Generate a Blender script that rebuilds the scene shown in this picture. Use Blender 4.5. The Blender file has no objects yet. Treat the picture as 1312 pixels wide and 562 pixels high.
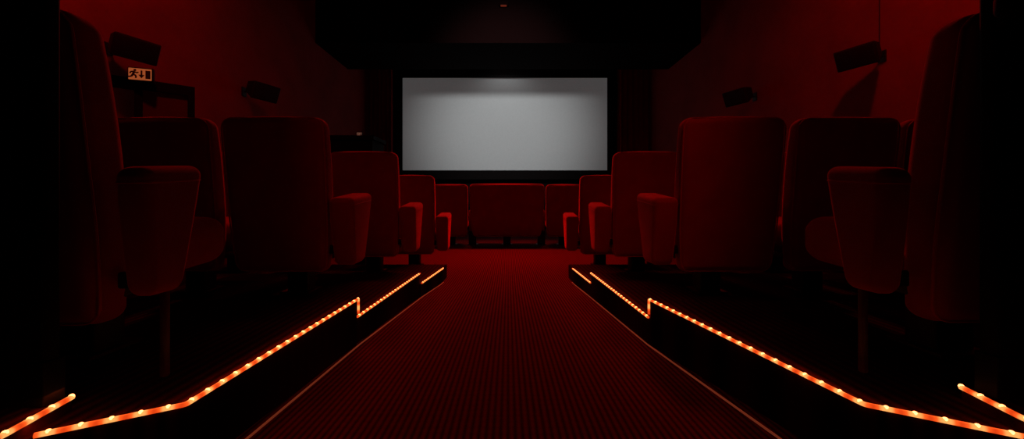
import bpy, bmesh, math, random
from mathutils import Vector, Matrix
random.seed(4)
S = bpy.context.scene
C = S.collection
try:
    S.view_settings.view_transform = 'Standard'
    S.view_settings.look = 'None'
except Exception: pass
R = math.radians
CZ = 0.79          # camera height above the flat front floor

# ------------------------------------------------------------------ materials
def mat(name, col, rough=.8, noise=0.0, nscale=40, bump=0.0, bscale=300, sheen=0.0, metal=0.0, spec=.3):
    m = bpy.data.materials.new(name); m.use_nodes = True
    nt = m.node_tree; b = nt.nodes['Principled BSDF']
    b.inputs['Roughness'].default_value = rough
    b.inputs['Metallic'].default_value = metal
    b.inputs['Specular IOR Level'].default_value = spec
    b.inputs['Base Color'].default_value = (*col, 1)
    tc = nt.nodes.new('ShaderNodeTexCoord')
    if noise > 0:
        n = nt.nodes.new('ShaderNodeTexNoise'); n.inputs['Scale'].default_value = nscale; n.inputs['Detail'].default_value = 6
        nt.links.new(tc.outputs['Object'], n.inputs['Vector'])
        r = nt.nodes.new('ShaderNodeValToRGB')
        r.color_ramp.elements[0].position = .3; r.color_ramp.elements[1].position = .7
        r.color_ramp.elements[0].color = (*[c*(1-noise) for c in col], 1)
        r.color_ramp.elements[1].color = (*[min(1, c*(1+noise)) for c in col], 1)
        nt.links.new(n.outputs['Fac'], r.inputs['Fac']); nt.links.new(r.outputs['Color'], b.inputs['Base Color'])
    if bump > 0:
        n = nt.nodes.new('ShaderNodeTexNoise'); n.inputs['Scale'].default_value = bscale
        nt.links.new(tc.outputs['Object'], n.inputs['Vector'])
        bp = nt.nodes.new('ShaderNodeBump'); bp.inputs['Strength'].default_value = bump; bp.inputs['Distance'].default_value = .003
        nt.links.new(n.outputs['Fac'], bp.inputs['Height']); nt.links.new(bp.outputs['Normal'], b.inputs['Normal'])
    if sheen > 0:
        b.inputs['Sheen Weight'].default_value = sheen
        b.inputs['Sheen Tint'].default_value = (1, .05, .03, 1)
        b.inputs['Sheen Roughness'].default_value = .3
    return m

def emis(name, col, s):
    m = bpy.data.materials.new(name); m.use_nodes = True
    nt = m.node_tree; b = nt.nodes['Principled BSDF']
    b.inputs['Base Color'].default_value = (.02, .01, .01, 1)
    b.inputs['Emission Color'].default_value = (*col, 1)
    b.inputs['Emission Strength'].default_value = s
    b.inputs['Specular IOR Level'].default_value = .05
    return m

M = {}
M['velvet'] = mat('red_velvet', (.33, .013, .016), .9, .12, 7, .3, 260, 1.0)
M['piping'] = mat('red_piping', (.46, .014, .016), .7, .1, 60, sheen=.8)
M['metal'] = mat('black_metal', (.012, .003, .003), .5, .2, 30, metal=.0)
M['post'] = mat('dark_post', (.055, .004, .004), .45, .2, 30)
M['wall'] = mat('red_wall', (.26, .016, .013), .9, .14, 2.2, .25, 90)
M['doorpanel'] = mat('dark_red_door', (.07, .004, .004), .9, .14, 5, .25, 90)
M['black'] = mat('black_paint', (.006, .002, .002), .85, .2, 8, .2, 80, spec=.1)
M['ceiling'] = mat('black_ceiling', (.007, .0015, .0015), .9, .2, 6, .2, 60, spec=.05)
M['frame'] = mat('black_frame', (.003, .001, .001), .7, .1, 10, spec=.1)
M['bulk'] = mat('bulkhead_black', (.005, .001, .001), .9, .1, 10, spec=.03)
M['speaker'] = mat('speaker_black', (.007, .0015, .0015), .6, .2, 30)
M['grille'] = mat('speaker_grille', (.012, .002, .002), .8, .4, 300, .5, 500)
M['curtain'] = mat('red_curtain', (.26, .006, .007), .9, .2, 20, .3, 200, .3)
M['sign_face'] = emis('sign_glow_orange', (1, .21, .06), .30)
M['sign_dark'] = mat('sign_pictogram_dark', (.03, .004, .002), .8, .1, 20)
M['sign_dim'] = emis('sign_dim', (.8, .3, .2), .2)
M['lamp'] = emis('downlight_dim', (1, .12, .05), .10)
m = mat('copper_edge_glow', (.50, .10, .045), .4, .1, 20)
b = m.node_tree.nodes['Principled BSDF']; b.inputs['Emission Color'].default_value = (1, .18, .07, 1); b.inputs['Emission Strength'].default_value = .10  # faint emission painted in for LED light caught by the unlit edge strip
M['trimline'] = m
# LED diffuser tube: glow stored per vertex from the distance to the diodes inside it
m = bpy.data.materials.new('led_tube_orange'); m.use_nodes = True; nt = m.node_tree; b = nt.nodes['Principled BSDF']
b.inputs['Base Color'].default_value = (.05, .01, .005, 1)
at = nt.nodes.new('ShaderNodeAttribute'); at.attribute_name = 'glow'
cr = nt.nodes.new('ShaderNodeValToRGB'); e = cr.color_ramp.elements
e[0].position = 0; e[0].color = (.62, .036, .004, 1); e[1].position = 1; e[1].color = (1, .40, .10, 1)
q = e.new(.5); q.color = (1, .11, .013, 1)
nt.links.new(at.outputs['Fac'], cr.inputs['Fac']); nt.links.new(cr.outputs['Color'], b.inputs['Emission Color'])
b.inputs['Emission Strength'].default_value = 1.15
M['led_tube'] = m
M['led_bulb'] = emis('led_bulb_warm', (1, .26, .075), 6.5)

def carpet(name, col, ribs, var=.3, cross=.25):
    m = mat(name, col, .95, spec=.04)
    nt = m.node_tree; b = nt.nodes['Principled BSDF']
    tc = nt.nodes.new('ShaderNodeTexCoord')
    w1 = nt.nodes.new('ShaderNodeTexWave'); w1.bands_direction = 'X'; w1.inputs['Scale'].default_value = ribs
    w2 = nt.nodes.new('ShaderNodeTexWave'); w2.bands_direction = 'Y'; w2.inputs['Scale'].default_value = ribs*.6
    n = nt.nodes.new('ShaderNodeTexNoise'); n.inputs['Scale'].default_value = 60; n.inputs['Detail'].default_value = 4
    for q in (w1, w2, n): nt.links.new(tc.outputs['Object'], q.inputs['Vector'])
    a2 = nt.nodes.new('ShaderNodeMath'); a2.operation = 'MULTIPLY_ADD'
    nt.links.new(w2.outputs['Fac'], a2.inputs[0]); a2.inputs[1].default_value = cross; a2.inputs[2].default_value = 1-cross
    mu = nt.nodes.new('ShaderNodeMath'); mu.operation = 'MULTIPLY'
    nt.links.new(w1.outputs['Fac'], mu.inputs[0]); nt.links.new(a2.outputs[0], mu.inputs[1])
    ad = nt.nodes.new('ShaderNodeMath'); ad.operation = 'MULTIPLY_ADD'
    nt.links.new(n.outputs['Fac'], ad.inputs[0]); ad.inputs[1].default_value = var
    nt.links.new(mu.outputs[0], ad.inputs[2])
    r = nt.nodes.new('ShaderNodeValToRGB')
    r.color_ramp.elements[0].position = .1; r.color_ramp.elements[1].position = 1.0
    r.color_ramp.elements[0].color = (*[c*.35 for c in col], 1)
    r.color_ramp.elements[1].color = (*[min(1, c*1.7) for c in col], 1)
    nt.links.new(ad.outputs[0], r.inputs['Fac']); nt.links.new(r.outputs['Color'], b.inputs['Base Color'])
    bp = nt.nodes.new('ShaderNodeBump'); bp.inputs['Strength'].default_value = .4; bp.inputs['Distance'].default_value = .003
    nt.links.new(mu.outputs[0], bp.inputs['Height']); nt.links.new(bp.outputs['Normal'], b.inputs['Normal'])
    return m
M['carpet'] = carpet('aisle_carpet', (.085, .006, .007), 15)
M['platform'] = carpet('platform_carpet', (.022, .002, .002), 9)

# ------------------------------------------------------------------ geometry helpers
def axis_coords(h, r, seg, mid):
    out = []
    for i in range(seg+1):
        out.append((h-r) + r*math.tan(math.pi/4*i/seg))
    m = [-(h-r) + 2*(h-r)*i/mid for i in range(1, mid)]
    return [-v for v in reversed(out)] + m + out

def add_rbox(bm, c, s, r=.01, seg=3, mid=(1, 1, 1), warp=None):
    """rounded box centred on c with full sizes s"""
    h = [v/2 for v in s]; r = min(r, min(h)*.98)
    ax = [axis_coords(h[i], r, seg, mid[i]) for i in range(3)]
    cache = {}
    def V(p):
        k = tuple(round(v, 6) for v in p)
        if k in cache: return cache[k]
        inner = Vector([max(-(h[i]-r), min(h[i]-r, p[i])) for i in range(3)])
        d = Vector(p)-inner
        q = inner + d.normalized()*r
        q += Vector(c)
        if warp: q = Vector(warp(q))
        cache[k] = bm.verts.new(q); return cache[k]
    for a in range(3):
        u, v = (a+1) % 3, (a+2) % 3
        for sgn in (-1, 1):
            for i in range(len(ax[u])-1):
                for j in range(len(ax[v])-1):
                    q = []
                    for (ii, jj) in ((i, j), (i+1, j), (i+1, j+1), (i, j+1)):
                        p = [0, 0, 0]; p[a] = sgn*h[a]; p[u] = ax[u][ii]; p[v] = ax[v][jj]
                        q.append(V(p))
                    if len(set(q)) < 4: continue
                    if sgn < 0: q.reverse()
                    try: bm.faces.new(q)
                    except ValueError: pass

def add_box(bm, lo, hi):
    vs = [bm.verts.new((x, y, z)) for z in (lo[2], hi[2]) for y in (lo[1], hi[1]) for x in (lo[0], hi[0])]
    for f in ((0, 2, 3, 1), (4, 5, 7, 6), (0, 1, 5, 4), (2, 6, 7, 3), (0, 4, 6, 2), (1, 3, 7, 5)):
        bm.faces.new([vs[i] for i in f])

def add_prism(bm, pts, z0, z1):
    n = len(pts)
    f0 = z0 if callable(z0) else (lambda x, y: z0)
    f1 = z1 if callable(z1) else (lambda x, y: z1)
    a = [bm.verts.new((x, y, f0(x, y))) for x, y in pts]; b = [bm.verts.new((x, y, f1(x, y))) for x, y in pts]
    bm.faces.new(list(reversed(a))); bm.faces.new(b)
    for i in range(n):
        j = (i+1) % n
        bm.faces.new((a[i], a[j], b[j], b[i]))
    bmesh.ops.recalc_face_normals(bm, faces=bm.faces)

def add_tube(bm, pts, r, n=8, closed=False):
    pts = [Vector(p) for p in pts]; rings = []
    N = len(pts)
    for i, p in enumerate(pts):
        if closed: t = pts[(i+1) % N]-pts[i-1]
        else: t = pts[min(i+1, N-1)]-pts[max(i-1, 0)]
        t.normalize()
        up = Vector((0, 0, 1)) if abs(t.z) < .9 else Vector((0, 1, 0))
        u = t.cross(up).normalized(); v = u.cross(t)
        rings.append([bm.verts.new(p+(u*math.cos(2*math.pi*k/n)+v*math.sin(2*math.pi*k/n))*r) for k in range(n)])
    for i in range(N if closed else N-1):
        A, B = rings[i], rings[(i+1) % N]
        for k in range(n):
            bm.faces.new((A[k], A[(k+1) % n], B[(k+1) % n], B[k]))
    if not closed:
        bm.faces.new(list(reversed(rings[0]))); bm.faces.new(rings[-1])
    bmesh.ops.recalc_face_normals(bm, faces=bm.faces)

def mesh(name, build, m, smooth=True):
    bm = bmesh.new(); build(bm)
    me = bpy.data.meshes.new(name); bm.to_mesh(me); bm.free()
    me.materials.append(m)
    if smooth:
        for p in me.polygons: p.use_smooth = True
        try: me.set_sharp_from_angle(angle=R(50))
        except Exception: pass
    return me

def link(name, me, parent=None, loc=(0, 0, 0)):
    o = bpy.data.objects.new(name, me); C.objects.link(o); o.location = loc
    if parent: o.parent = parent
    return o

def obj(name, build, m, parent=None, loc=(0, 0, 0), smooth=True):
    return link(name, mesh(name, build, m, smooth), parent, loc)

def tag(o, label, cat, group=None):
    o['label'] = label; o['category'] = cat
    if group: o['group'] = group
    return o

def thing(name, label, cat, loc=(0, 0, 0), rz=0, group=None):
    o = bpy.data.objects.new(name, None); C.objects.link(o)
    o.location = loc; o.rotation_euler = (0, 0, rz); o.empty_display_size = .1
    return tag(o, label, cat, group)

def struct(name, build, m, label=None, cat=None):
    o = obj(name, build, m, smooth=False); o['kind'] = 'structure'
    if label: o['label'] = label
    if cat: o['category'] = cat
    return o

# ------------------------------------------------------------------ room shell
WX = 3.9; YF = 11.2; YB = -2.6; ZC = CZ+4.3
P0, P1, P2, P3 = .33, .30, .21, .13
def ramp_z(x, y): return .17*(1-y/3.6) if y < 3.6 else 0.0

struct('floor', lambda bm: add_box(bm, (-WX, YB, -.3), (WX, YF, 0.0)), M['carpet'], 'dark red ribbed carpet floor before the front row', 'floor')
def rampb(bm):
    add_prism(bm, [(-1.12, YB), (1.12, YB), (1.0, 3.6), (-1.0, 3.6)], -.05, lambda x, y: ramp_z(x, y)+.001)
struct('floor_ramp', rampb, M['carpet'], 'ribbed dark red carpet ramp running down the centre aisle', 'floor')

Ledge = {0: [(.97, YB), (.982, .754), (1.012, .905)],
         1: [(.985, .795), (.77, .925), (.737, 1.9)],
         2: [(.745, 1.9), (.69, 3.04)],
         3: [(.680, 3.04), (.622, 3.70), (.620, 3.95)]}
Redge = {0: [(1.06, YB), (1.079, .816), (1.106, .952)],
         1: [(1.07, .79), (.85, .925), (.69, 1.89)],
         2: [(.69, 1.89), (.65, 3.05)],
         3: [(.652, 3.05), (.615, 3.70), (.612, 3.95)]}
PZ = {0: P0, 1: P1, 2: P2, 3: P3}
for s, E, side in ((-1, Ledge, 'left'), (1, Redge, 'right')):
    for k in range(4):
        e = E[k]
        pts = [(s*x, y) for x, y in e] + [(s*WX, e[-1][1]), (s*WX, e[0][1])]
        z = PZ[k]
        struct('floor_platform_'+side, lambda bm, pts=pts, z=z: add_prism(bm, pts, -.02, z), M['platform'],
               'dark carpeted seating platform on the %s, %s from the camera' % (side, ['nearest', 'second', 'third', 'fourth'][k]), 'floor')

struct('wall_left', lambda bm: add_box(bm, (-WX-.2, YB, -.3), (-WX, YF, ZC)), M['wall'])
struct('wall_right', lambda bm: add_box(bm, (WX, YB, -.3), (WX+.2, YF, ZC)), M['wall'])
struct('wall_front', lambda bm: add_box(bm, (-WX-.2, YF, -.3), (WX+.2, YF+.2, ZC)), M['black'])
struct('wall_back', lambda bm: add_box(bm, (-WX-.2, YB-.2, -.3), (WX+.2, YB, ZC)), M['wall'])
struct('ceiling', lambda bm: add_box(bm, (-WX-.2, YB-.2, ZC), (WX+.2, YF+.2, ZC+.2)), M['ceiling'])
struct('ceiling_bulkhead', lambda bm: add_box(bm, (-WX, 7.9, CZ+3.16), (WX, 9.5, ZC)), M['bulk'])
struct('floor_stage', lambda bm: add_box(bm, (-WX, 10.2, 0), (WX, YF, .35)), M['black'])

# ------------------------------------------------------------------ aisle edge trims
Ltr = [(.76, .5), (.728, 1.1), (.722, 1.9), (.668, 3.04), (.612, 3.7)]
Rtr = [(.80, .5), (.757, 1.1), (.677, 1.9), (.636, 3.04), (.606, 3.7)]
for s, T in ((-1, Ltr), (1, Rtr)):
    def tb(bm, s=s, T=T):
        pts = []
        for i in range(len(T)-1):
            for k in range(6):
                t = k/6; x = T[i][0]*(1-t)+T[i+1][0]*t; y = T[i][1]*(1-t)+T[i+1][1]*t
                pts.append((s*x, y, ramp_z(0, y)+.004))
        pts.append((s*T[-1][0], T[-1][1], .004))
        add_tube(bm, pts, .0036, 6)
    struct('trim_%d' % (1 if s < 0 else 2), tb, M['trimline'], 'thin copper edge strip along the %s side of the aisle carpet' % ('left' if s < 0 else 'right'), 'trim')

# ------------------------------------------------------------------ LED strips
bulb_me = mesh('led', lambda bm: bmesh.ops.create_icosphere(bm, subdivisions=2, radius=.0056), M['led_bulb'])
def led_strip(pts, label, group, side):
    step = .048; carry = .02; leds = []; fine = []
    for a, b in zip(pts[:-1], pts[1:]):
        a = Vector(a); b = Vector(b); L = (b-a).length; d = carry
        while d < L:
            leds.append(a+(b-a)*(d/L)); d += step
        carry = d-L
        n = max(1, int(L/.004)); fine += [a+(b-a)*(i/n) for i in range(n)]
        if L > .15:      # added unseen lamp above the strip, standing in for diode spill on the carpet
            l = bpy.data.lights.new('led_spill', 'AREA'); l.shape = 'RECTANGLE'; l.size = L; l.size_y = .012
            l.energy = .35*L; l.color = (1, .16, .03)
            lo = bpy.data.objects.new('led_spill', l); C.objects.link(lo)
            lo.location = (a+b)/2+Vector((side*.016, 0, .022))
            lo.rotation_euler = (0, 0, math.atan2(b.y-a.y, b.x-a.x))
    fine.append(Vector(pts[-1]))
    # ease the corners a little
    for _ in range(3):
        fine = [fine[0]]+[(fine[i-1]+fine[i]*2+fine[i+1])/4 for i in range(1, len(fine)-1)]+[fine[-1]]
    me = mesh('led_strip_light', lambda bm: add_tube(bm, fine, .0060, 8), M['led_tube'])
    atr = me.attributes.new('glow', 'FLOAT', 'POINT')
    vals = []
    for v in me.vertices:
        d = min((v.co-l).length for l in leds)
        vals.append(max(0, min(1, 1.25*math.exp(-((max(0, d-.004))/.0120)**2))))
    atr.data.foreach_set('value', vals)
    o = link('led_strip_light', me)
    tag(o, label, 'strip light', group)
    for p in leds: link('led', bulb_me, o, (p.x, p.y, p.z+.0022))
    return o
def sp(s, x, y, z, dx=.006): return (s*(x-dx), y, z+.004)
desc = {0: 'short orange LED strip on the platform edge at the far bottom %s corner',
        1: 'longest orange LED strip on the %s side, bent outward at its near end',
        2: 'middle orange LED strip on the %s platform edge beyond the first step',
        3: 'short farthest orange LED strip on the %s platform edge by the aisle floor'}
for s, E, side in ((-1, Ledge, 'left'), (1, Redge, 'right')):
    g = 'LED strips edging the platforms'
    e = E[0]; led_strip([sp(s, e[1][0]-.004, .45, P0), sp(s, e[1][0], e[1][1], P0), sp(s, e[2][0], e[2][1]-.004, P0)], desc[0] % side, g, s)
    e = E[1]; led_strip([sp(s, e[0][0]-.004, e[0][1]+.008, P1), sp(s, *e[1], P1), sp(s, e[2][0], e[2][1]+.006, P1), sp(s, e[2][0], e[2][1]+.006, P2+.018)], desc[1] % side, g, s)
    e = E[2]; led_strip([sp(s, e[0][0], e[0][1]+.014, P2), sp(s, e[1][0], e[1][1]-.01, P2)], desc[2] % side, g, s)
    e = E[3]; led_strip([sp(s, e[0][0], e[0][1]+.012, P3), sp(s, e[1][0], e[1][1], P3)], desc[3] % side, g, s)

# ------------------------------------------------------------------ chairs
H = 1.04
def lean(z): return .10*(H-z)/.88
def backwarp(hw):
    def w(q):
        x, y, z = q
        t = (z-.16)/(H-.16)
        y2 = y+lean(z)
        if y < 0.055: y2 -= .014*(1-(x/hw)**2)*math.sin(math.pi*max(0, min(1, t)))   # soft rear bulge
        else: y2 += .02*math.sin(math.pi*max(0, min(1, (t-.1)*1.1)))
        x2 = x*(1-.05*(1-t)**2)
        if t < .25: x2 *= 1-.05*((.25-t)/.25)
        if t > .90: x2 *= 1-.02*((t-.90)/.10)**2
        z2 = z-(.010*(x/hw)**2 if t > .5 else 0)
        return (x2, y2, z2)
    return w
cache = {}
def cm(key, build, m):
    if key not in cache: cache[key] = mesh(key.split('|')[0], build, m)
    return cache[key]
def outline(hw, yoff):
    pts = []; r = .055
    def arc(cx, cz, a0):
        for k in range(7):
            a = R(a0+90*k/6); pts.append((cx+r*math.cos(a), cz+r*math.sin(a)))
    arc(hw-r, H-r, 0)
    arc(-(hw-r), H-r, 90)
    for k in range(1, 8): pts.append((-hw, H-r-(H-r-.22)*k/8))
    arc(-(hw-r), .16+r, 180); arc(hw-r, .16+r, 270)
    for k in range(1, 8): pts.append((hw, .22+(H-r-.22)*k/8))
    w = backwarp(hw)
    return [w((x*.985, yoff, .6+(z-.6)*.985)) for x, z in pts]
PITCH = .642
def chair_parts(root, side, kind, w=.572, seats=1, armw_=.15, armx=None, y0=.05, y1=.33, post_on=False, ia=.034, zt=.605, zb0=.20):
    """side: +1 aisle lies towards +x of the chair. kind: 'aisle' | 'inner' | 'last' | 'plain' | 'wide'"""
    hw = w/2
    b = link('backrest', cm('backrest|%.2f' % w, lambda bm: add_rbox(bm, (0, .055, (.16+H)/2), (w, .11, H-.16), .046, 6, (6, 1, 10), backwarp(hw)), M['velvet']), root)
    link('piping', cm('piping|%.2f' % w, lambda bm: add_tube(bm, outline(hw, .016), .0040, 6, True), M['piping']), b)
    for k in range(seats):
        sx = 0 if seats == 1 else (-.30 if k == 0 else .30)
        sw = .545 if seats == 1 else .58
        def seatw(q):
            x, y, z = q
            return (x, y, z+.03*(y-.2)/.36 + (.012*(1-abs(x)/.27) if z > .4 else 0))
        link('seat', cm('seat|%.2f' % sw, lambda bm: add_rbox(bm, (0, .395, .335), (sw, .39, .18), .065, 6, (3, 3, 1), seatw), M['velvet']), root, (sx, 0, 0))
    def arm(x, y0, y1, wd, zb, zt=.605, k=.55):
        cy = (y0+y1)/2
        def f(q):
            x_, y, z = q; t = max(0, min(1, (zt-z)/(zt-zb)))
            return (x_*(1-.15*t), cy+(y-cy)*(1-k*t**1.3)-.02*t, z+(.016*(y-cy)/.15)*(1-t))
        a = link('armrest', cm('armrest|%.2f%.2f%.2f' % (y0, y1, wd), lambda bm: add_rbox(bm, (0, cy, (zb+zt)/2), (wd, y1-y0, zt-zb), min(.034, wd*.44), 5, (1, 3, 7), f), M['velvet']), root, (x, 0, 0))
        def seam(bm):
            w2 = wd/2*.985; d2 = (y1-y0)/2*.975; zz = zt-.045; pts = []
            r = min(.031, w2*.8)
            for (sx, sy, a0) in ((1, 1, 0), (-1, 1, 90), (-1, -1, 180), (1, -1, 270)):
                for k2 in range(5):
                    aa = R(a0+90*k2/4); pts.append(f((sx*(w2-r)+r*math.cos(aa), cy+sy*(d2-r)+r*math.sin(aa), zz)))
            add_tube(bm, pts, .0034, 6, True)
        link('pad_seam', cm('pad_seam|%.2f%.2f%.2f' % (y0, y1, wd), seam, M['piping']), a)
    ax = armx if armx is not None else hw+armw_/2+.002
    if kind == 'aisle':
        arm(side*ax, y0, y1, armw_, zb0, zt)
        link('arm_bracket', cm('arm_bracket|%.2f' % ax, lambda bm: add_rbox(bm, (0, .15, .29), (.12, .05, .05), .008, 2), M['metal']), root, (side*(ax-.05), 0, 0))
        if post_on: link('leg', cm('leg', lambda bm: add_rbox(bm, (0, 0, .14), (.018, .018, .28), .005, 2), M['post']), root, (side*ax, .15, 0))
    if kind in ('inner', 'last'): arm(side*(hw+ia), .17, .42, .062, .24)
    if kind == 'last': arm(-side*(hw+ia), .17, .42, .062, .24)
    if kind == 'wide':
        for q in (-1, 1): arm(q*(hw+ia), .17, .42, .062, .24)
    xs = [0] if seats == 1 else [-hw+.03, 0, hw-.03]
    for x in xs:
        link('pedestal', cm('pedestal', lambda bm: (add_rbox(bm, (0, 0, .14), (.13, .10, .28), .012, 2), add_rbox(bm, (0, 0, .008), (.18, .18, .016), .005, 2)), M['metal']), root, (x, .33, 0))
    link('seat_frame', cm('seat_frame|%.2f' % w, lambda bm: add_rbox(bm, (0, .24, .245), (w*.92, .16, .035), .008, 2), M['metal']), root)

words = ['aisle-end', 'second-from-aisle', 'third-from-aisle', 'fourth-from-aisle']
# rows: (row phrase, depth rear top left/right, inner back edge left / right, platform z, count, z scale)
rows = [('nearest row', .93, .955, 1.06, 1.13, P1, 1, .93),
        ('second-nearest row', 2.13, 2.13, 1.015, .965, P2, 3, 1.0),
        ('third-nearest row', 3.22, 3.22, .925, .88, P3, 4, 1.02),
        ('fourth-nearest row', 4.30, 4.30, .82, .80, 0.0, 4, 1.02)]
for ri, (rn, dl, dr, xl, xr, z, n, zs) in enumerate(rows):
    for s, x0, side, d in ((-1, xl, 'left', dl), (1, xr, 'right', dr)):
        for k in range(n):
            cx = x0+.286+PITCH*k
            kind = 'aisle' if k == 0 else ('last' if k == n-1 else 'inner')
            t = thing('cinema_chair', 'red velvet cinema chair seen from behind, %s chair of the %s, %s block' % (words[k], rn, side), 'cinema chair',
                      (s*cx, d+.012*k*k, z), 0, 'red cinema chairs in the %s, %s block' % (rn, side))
            t.scale = (1, 1, zs)
            if ri == 0:
                inner = .905 if s < 0 else .96
                chair_parts(t, -s, kind, armw_=.09, armx=cx-(inner+.045), y0=.04, y1=.245, post_on=True, zt=.625, zb0=.255)
            else:
                chair_parts(t, -s, kind, y1=.38, armw_=.145)
# front row
g = 'front row seats before the screen'
t = thing('double_cinema_seat', 'wide red velvet double seat at centre of the front row, seen from behind', 'cinema seat', (-.02, 6.45, 0), 0, g)
chair_parts(t, 1, 'wide', 1.25, 2, ia=-.008); t.scale = (1, 1, 1.01)
for s, side in ((-1, 'left'), (1, 'right')):
    for k in range(3):
        t = thing('cinema_chair', 'red velvet front row chair, %s %s of the wide double seat' % (['directly', 'second', 'third'][k], side), 'cinema chair', (-.02+s*(.958+PITCH*k), 6.45-.01*k, 0), 0, g)
        chair_parts(t, -s, ['plain', 'inner', 'last'][k], w=.615, ia=-.006)

# ------------------------------------------------------------------ near dark partitions
def panel(x0, x1, y0, y1, z0, label):
    t = thing('partition_panel', label, 'partition', ((x0+x1)/2, (y0+y1)/2, z0))
    obj('panel_body', lambda bm: add_rbox(bm, (0, 0, (ZC-z0)/2), (x1-x0, y1-y0, ZC-z0-.002), .012, 3), M['frame'], t)
    obj('base_plinth', lambda bm: add_rbox(bm, (0, 0, .05), (x1-x0+.006, y1-y0+.006, .098), .003, 2), M['frame'], t)
    return t
panel(-1.9, -1.026, .862, .90, P0, 'tall black partition panel at the left edge beside the nearest chair')
panel(1.122, 2.0, .895, .935, P0, 'tall black partition panel at the right edge beside the nearest chair')
k = thing('wall_fitting', 'small round black fitting high on the right-hand black partition', 'light fitting', (1.125, .872, CZ+.435))
obj('lamp_body', lambda bm: add_rbox(bm, (0, 0, 0), (.055, .045, .06), .021, 4), M['frame'], k)
obj('mount', lambda bm: add_rbox(bm, (.014, .018, -.015), (.03, .02, .05), .005, 2), M['frame'], k)

# ------------------------------------------------------------------ screen
SD = 11.0
sx0, sx1 = -2.97, 2.79; sz0, sz1 = CZ+.81, CZ+3.41
def screen_mat():
    m = mat('screen_cloth', (.54, .56, .565), .95, .04, 30, spec=.1)
    b = m.node_tree.nodes['Principled BSDF']
    b.inputs['Emission Color'].default_value = (.98, 1, 1.0, 1); b.inputs['Emission Strength'].default_value = .05  # even emission stands in for part of the projected light on the cloth
    return m
t = thing('projection_screen', 'large wide grey glowing cinema screen in a black surround on the end wall', 'screen', ((sx0+sx1)/2, SD, sz0))
hw = (sx1-sx0)/2; hh = (sz1-sz0)
obj('screen_surface', lambda bm: add_box(bm, (-hw, -.01, -hh/2), (hw, .01, hh/2)), screen_mat(), t, (0, 0, hh/2), False)
def fr(bm):
    w = .16
    add_box(bm, (-hw-w, -.05, -w*1.6), (hw+w, .05, 0)); add_box(bm, (-hw-w, -.05, hh), (hw+w, .05, hh+.07))
    add_box(bm, (-hw-w, -.05, 0), (-hw, .05, hh)); add_box(bm, (hw, -.05, 0), (hw+w, .05, hh))
obj('screen_frame', fr, M['frame'], t, smooth=False)

def curtain(x0, x1, label):
    def b(bm):
        n = 90; zs = [.352, 1.5, 3, ZC-.05]; rows_ = []
        for z in zs:
            rows_.append([bm.verts.new((x0+(x1-x0)*i/n - (x0+x1)/2, .05*math.sin(i/n*math.pi*12)+.012*math.sin(i*.9+z), z)) for i in range(n+1)])
        for a in range(len(zs)-1):
            for i in range(n): bm.faces.new((rows_[a][i], rows_[a][i+1], rows_[a+1][i+1], rows_[a+1][i]))
    o = obj('curtain', b, M['curtain'], None, ((x0+x1)/2, 10.75, 0)); tag(o, label, 'curtain', 'side curtains')
curtain(-3.86, -3.18, 'dark red pleated curtain hanging left of the screen')
curtain(3.0, 3.86, 'dark red pleated curtain hanging right of the screen')

# ------------------------------------------------------------------ speakers
def speaker(side, y, zr, label, yaw=0, cable=False, sc=1.0, group='surround speakers on the side walls'):
    t = thing('wall_speaker', label, 'speaker', (side*(WX-.001), y, CZ+zr), 0, group)
    def cabw(q):
        x, y_, z = q
        return (x, y_*(1 if x > 0 else .66), z*(1 if x > 0 else .62))
    body = obj('cabinet', lambda bm: add_rbox(bm, (0, 0, 0), (.26, .44, .26), .018, 3, (1, 1, 1), cabw), M['speaker'], t)
    body.location = (-side*.27, 0, 0)
    body.rotation_euler = (0, R(22), (0 if side < 0 else math.pi)+yaw)
    obj('grille', lambda bm: add_rbox(bm, (.132, 0, 0), (.012, .41, .23), .005, 2), M['grille'], body)
    obj('bracket', lambda bm: (add_tube(bm, [(0, 0, -.02), (-side*.09, 0, -.02), (-side*.22, 0, 0)], .014, 8), add_rbox(bm, (-side*.008, 0, -.02), (.016, .10, .14), .004, 2)), M['speaker'], t)
    if cable:
        obj('cable', lambda bm: add_tube(bm, [(-side*.012, .03, .04), (-side*.012, .03, (ZC-CZ-zr-.01)/sc)], .004, 6), M['speaker'], t)
    t.scale = (sc, sc, sc)
    return t
speaker(-1, 3.80, 1.48, 'black wall speaker above the orange exit sign on the left wall', R(-20), sc=.84)
speaker(-1, 5.75, 1.60, 'black wall speaker farther along the left wall nearer the screen', R(-20), sc=.95)
speaker(1, 4.06, 1.50, 'black wall speaker on the right wall with a thin cable above it', R(20), True, sc=.84)
speaker(1, 6.15, 1.63, 'black wall speaker farther along the right wall nearer the screen', R(20), sc=.92)

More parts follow.
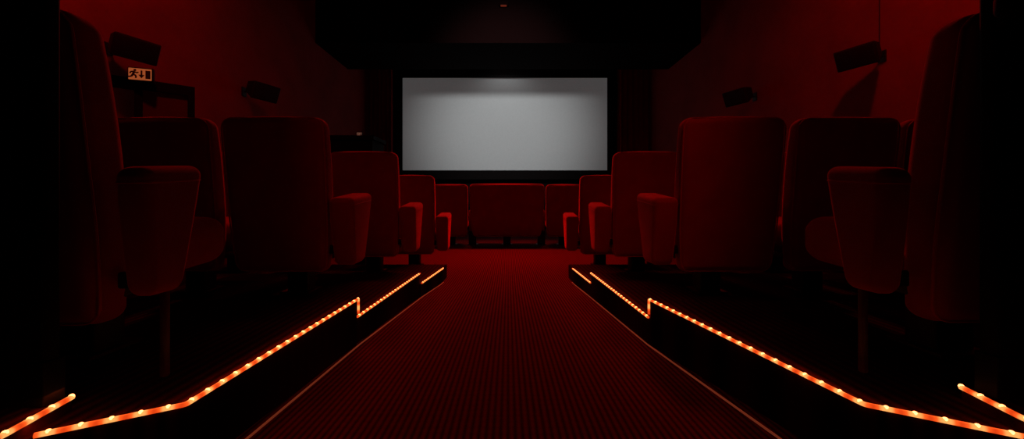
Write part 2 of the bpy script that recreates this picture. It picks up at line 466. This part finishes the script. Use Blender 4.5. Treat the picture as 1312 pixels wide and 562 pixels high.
# ------------------------------------------------------------------ exit doorway and signs
def sign(loc, rz, w, label, full):
    h = w*.62
    t = thing('exit_sign', label, 'exit sign', loc, rz)
    obj('sign_case', lambda bm: add_rbox(bm, (0, .02, h/2), (w+.022, .04, h+.022), .006, 2), M['frame'], t)
    f = obj('sign_face', lambda bm: add_rbox(bm, (0, -.003, h/2), (w, .006, h), .002, 1), M['sign_face'] if full else M['sign_dim'], t)
    def man(bm, cx, s, d):
        def seg(a, b, r=.07): add_tube(bm, [(cx+d*a[0]*s, -.007, h/2+a[1]*s), (cx+d*b[0]*s, -.007, h/2+b[1]*s)], r*s, 6)
        add_rbox(bm, (cx+d*.10*s, -.007, h/2+.36*s), (.19*s, .01, .19*s), .004, 2)
        seg((.05, .22), (-.05, -.05), .095); seg((.05, .20), (.28, .10)); seg((.28, .10), (.36, .20), .06)
        seg((.03, .22), (-.20, .18)); seg((-.20, .18), (-.28, .02), .06)
        seg((-.03, -.05), (.18, -.16), .085); seg((.18, -.16), (.16, -.40), .07)
        seg((-.05, -.05), (-.16, -.26), .085); seg((-.16, -.26), (-.38, -.30), .07)
    def arrow(bm, cx, s):
        add_tube(bm, [(cx, -.007, h/2+.35*s), (cx, -.007, h/2-.15*s)], .07*s, 6)
        vs = [bm.verts.new(p) for p in ((cx-.24*s, -.0085, h/2-.05*s), (cx+.24*s, -.0085, h/2-.05*s), (cx, -.0085, h/2-.40*s))]
        bm.faces.new(vs)
    def door(bm, cx, s):
        add_box(bm, (cx-.2*s, -.0085, h/2-.42*s), (cx+.2*s, -.003, h/2+.40*s))
    s = h*.92
    def pic(bm): man(bm, -w*.27, s, 1); arrow(bm, w*.07, s); door(bm, w*.35, s*.95)
    obj('pictogram', pic, M['sign_dark'], f, smooth=False)
    return t
A = Vector((-3.86, 3.80)); B = Vector((-3.39, 4.22)); ang = math.atan2(B.y-A.y, B.x-A.x); L = (B-A).length
DZ = CZ+1.20
o = struct('door_1', lambda bm: (add_box(bm, (0, -.05, DZ-.10), (L, .05, DZ)), add_box(bm, (L-.06, -.05, 0), (L, .05, DZ-.1)), add_box(bm, (.16, -.05, 0), (.22, .05, DZ-.1))), M['frame'], 'black canted exit door frame below the lit sign on the left wall', 'door frame')
o.location = (A.x, A.y, .0); o.rotation_euler = (0, 0, ang)
obj('door_panel', lambda bm: add_box(bm, (.22, -.015, 0.01), (L-.06, .015, DZ-.1)), M['doorpanel'], o, smooth=False)
sign((-3.61, 3.83, CZ+1.168), R(20), .18, 'orange lit exit sign with running man, arrow and door on the left', True)
struct('door_2', lambda bm: (add_box(bm, (-WX, 6.95, 0), (-2.42, 7.6, CZ+1.06)), add_box(bm, (-WX, 6.90, CZ+1.06), (-2.38, 7.62, CZ+1.13))), M['black'], 'black exit lobby box low beside the screen end of the left wall', 'lobby')
sign((-2.66, 6.98, CZ+1.135), R(10), .085, 'small dim exit sign on the far lobby left of the screen', False)

# ceiling downlight
k = thing('ceiling_downlight', 'tiny dim round downlight at top centre under the dark ceiling', 'ceiling light', (-.09, 7.85, CZ+3.93))
obj('housing', lambda bm: add_rbox(bm, (0, 0, 0), (.20, .10, .10), .02, 3), M['bulk'], k)
obj('lens', lambda bm: add_rbox(bm, (0, -.02, -.052), (.12, .06, .01), .004, 2), M['lamp'], k)

# ------------------------------------------------------------------ lights
def area(name, loc, tgt, sx, sy, W, col=(1, .03, .02), spread=180):
    l = bpy.data.lights.new(name, 'AREA'); l.shape = 'RECTANGLE'; l.size = sx; l.size_y = sy; l.energy = W; l.color = col; l.spread = R(spread)
    o = bpy.data.objects.new(name, l); C.objects.link(o); o.location = loc
    o.rotation_euler = (Vector(tgt)-Vector(loc)).to_track_quat('-Z', 'Y').to_euler(); return o
def spot(name, loc, tgt, W, ang, blend=1, col=(1, .03, .02), size=.1):
    l = bpy.data.lights.new(name, 'SPOT'); l.energy = W; l.spot_size = R(ang); l.spot_blend = blend; l.color = col; l.shadow_soft_size = size
    o = bpy.data.objects.new(name, l); C.objects.link(o); o.location = loc
    o.rotation_euler = (Vector(tgt)-Vector(loc)).to_track_quat('-Z', 'Y').to_euler(); return o
area('front_ceiling_light', (0, 7.5, 4.9), (0, 5.1, 0), 2.0, .4, 42, spread=60)
for s in (-1, 1):
    spot('row_graze', (s*2.3, 7.4, 4.6), (s*2.2, 2.9, 1.0), 430, 42, size=.22)
spot('wall_washer', (2.5, 2.1, 4.7), (3.9, 3.1, 3.1), 165, 108, size=.14)
spot('wall_washer', (-2.4, 2.3, 4.7), (-3.9, 3.4, 2.6), 135, 108, size=.14)
spot('row_light', (-1.2, .2, 3.8), (-1.4, 2.5, .7), 110, 38, size=.3)
spot('row_light', (1.2, .2, 3.8), (1.4, 2.5, .7), 130, 38, size=.3)
# projection light onto the screen; the ceiling bulkhead cuts its top edge
spot('projection_light', (-.09, 4.0, 4.25), (-.09, 11.0, 2.75), 800, 49, blend=1, col=(.98, 1, 1.0), size=.16)
spot('screen_light', (-.09, 10.2, 4.75), (-.09, 11.0, 3.4), 10, 120, col=(.98, 1, 1), size=.12)

# ------------------------------------------------------------------ world and camera
w = bpy.data.worlds.new('World'); S.world = w; w.use_nodes = True
w.node_tree.nodes['Background'].inputs[0].default_value = (.02, 0, 0, 1); w.node_tree.nodes['Background'].inputs[1].default_value = .1
cam = bpy.data.cameras.new('Camera'); co = bpy.data.objects.new('Camera', cam); C.objects.link(co)
co.location = (0, 0, CZ); co.rotation_euler = (R(90), 0, 0)
cam.sensor_width = 36; cam.lens = 36*500/1312
cam.shift_y = -26/1312; cam.shift_x = 5/1312
cam.clip_start = .02
S.camera = co
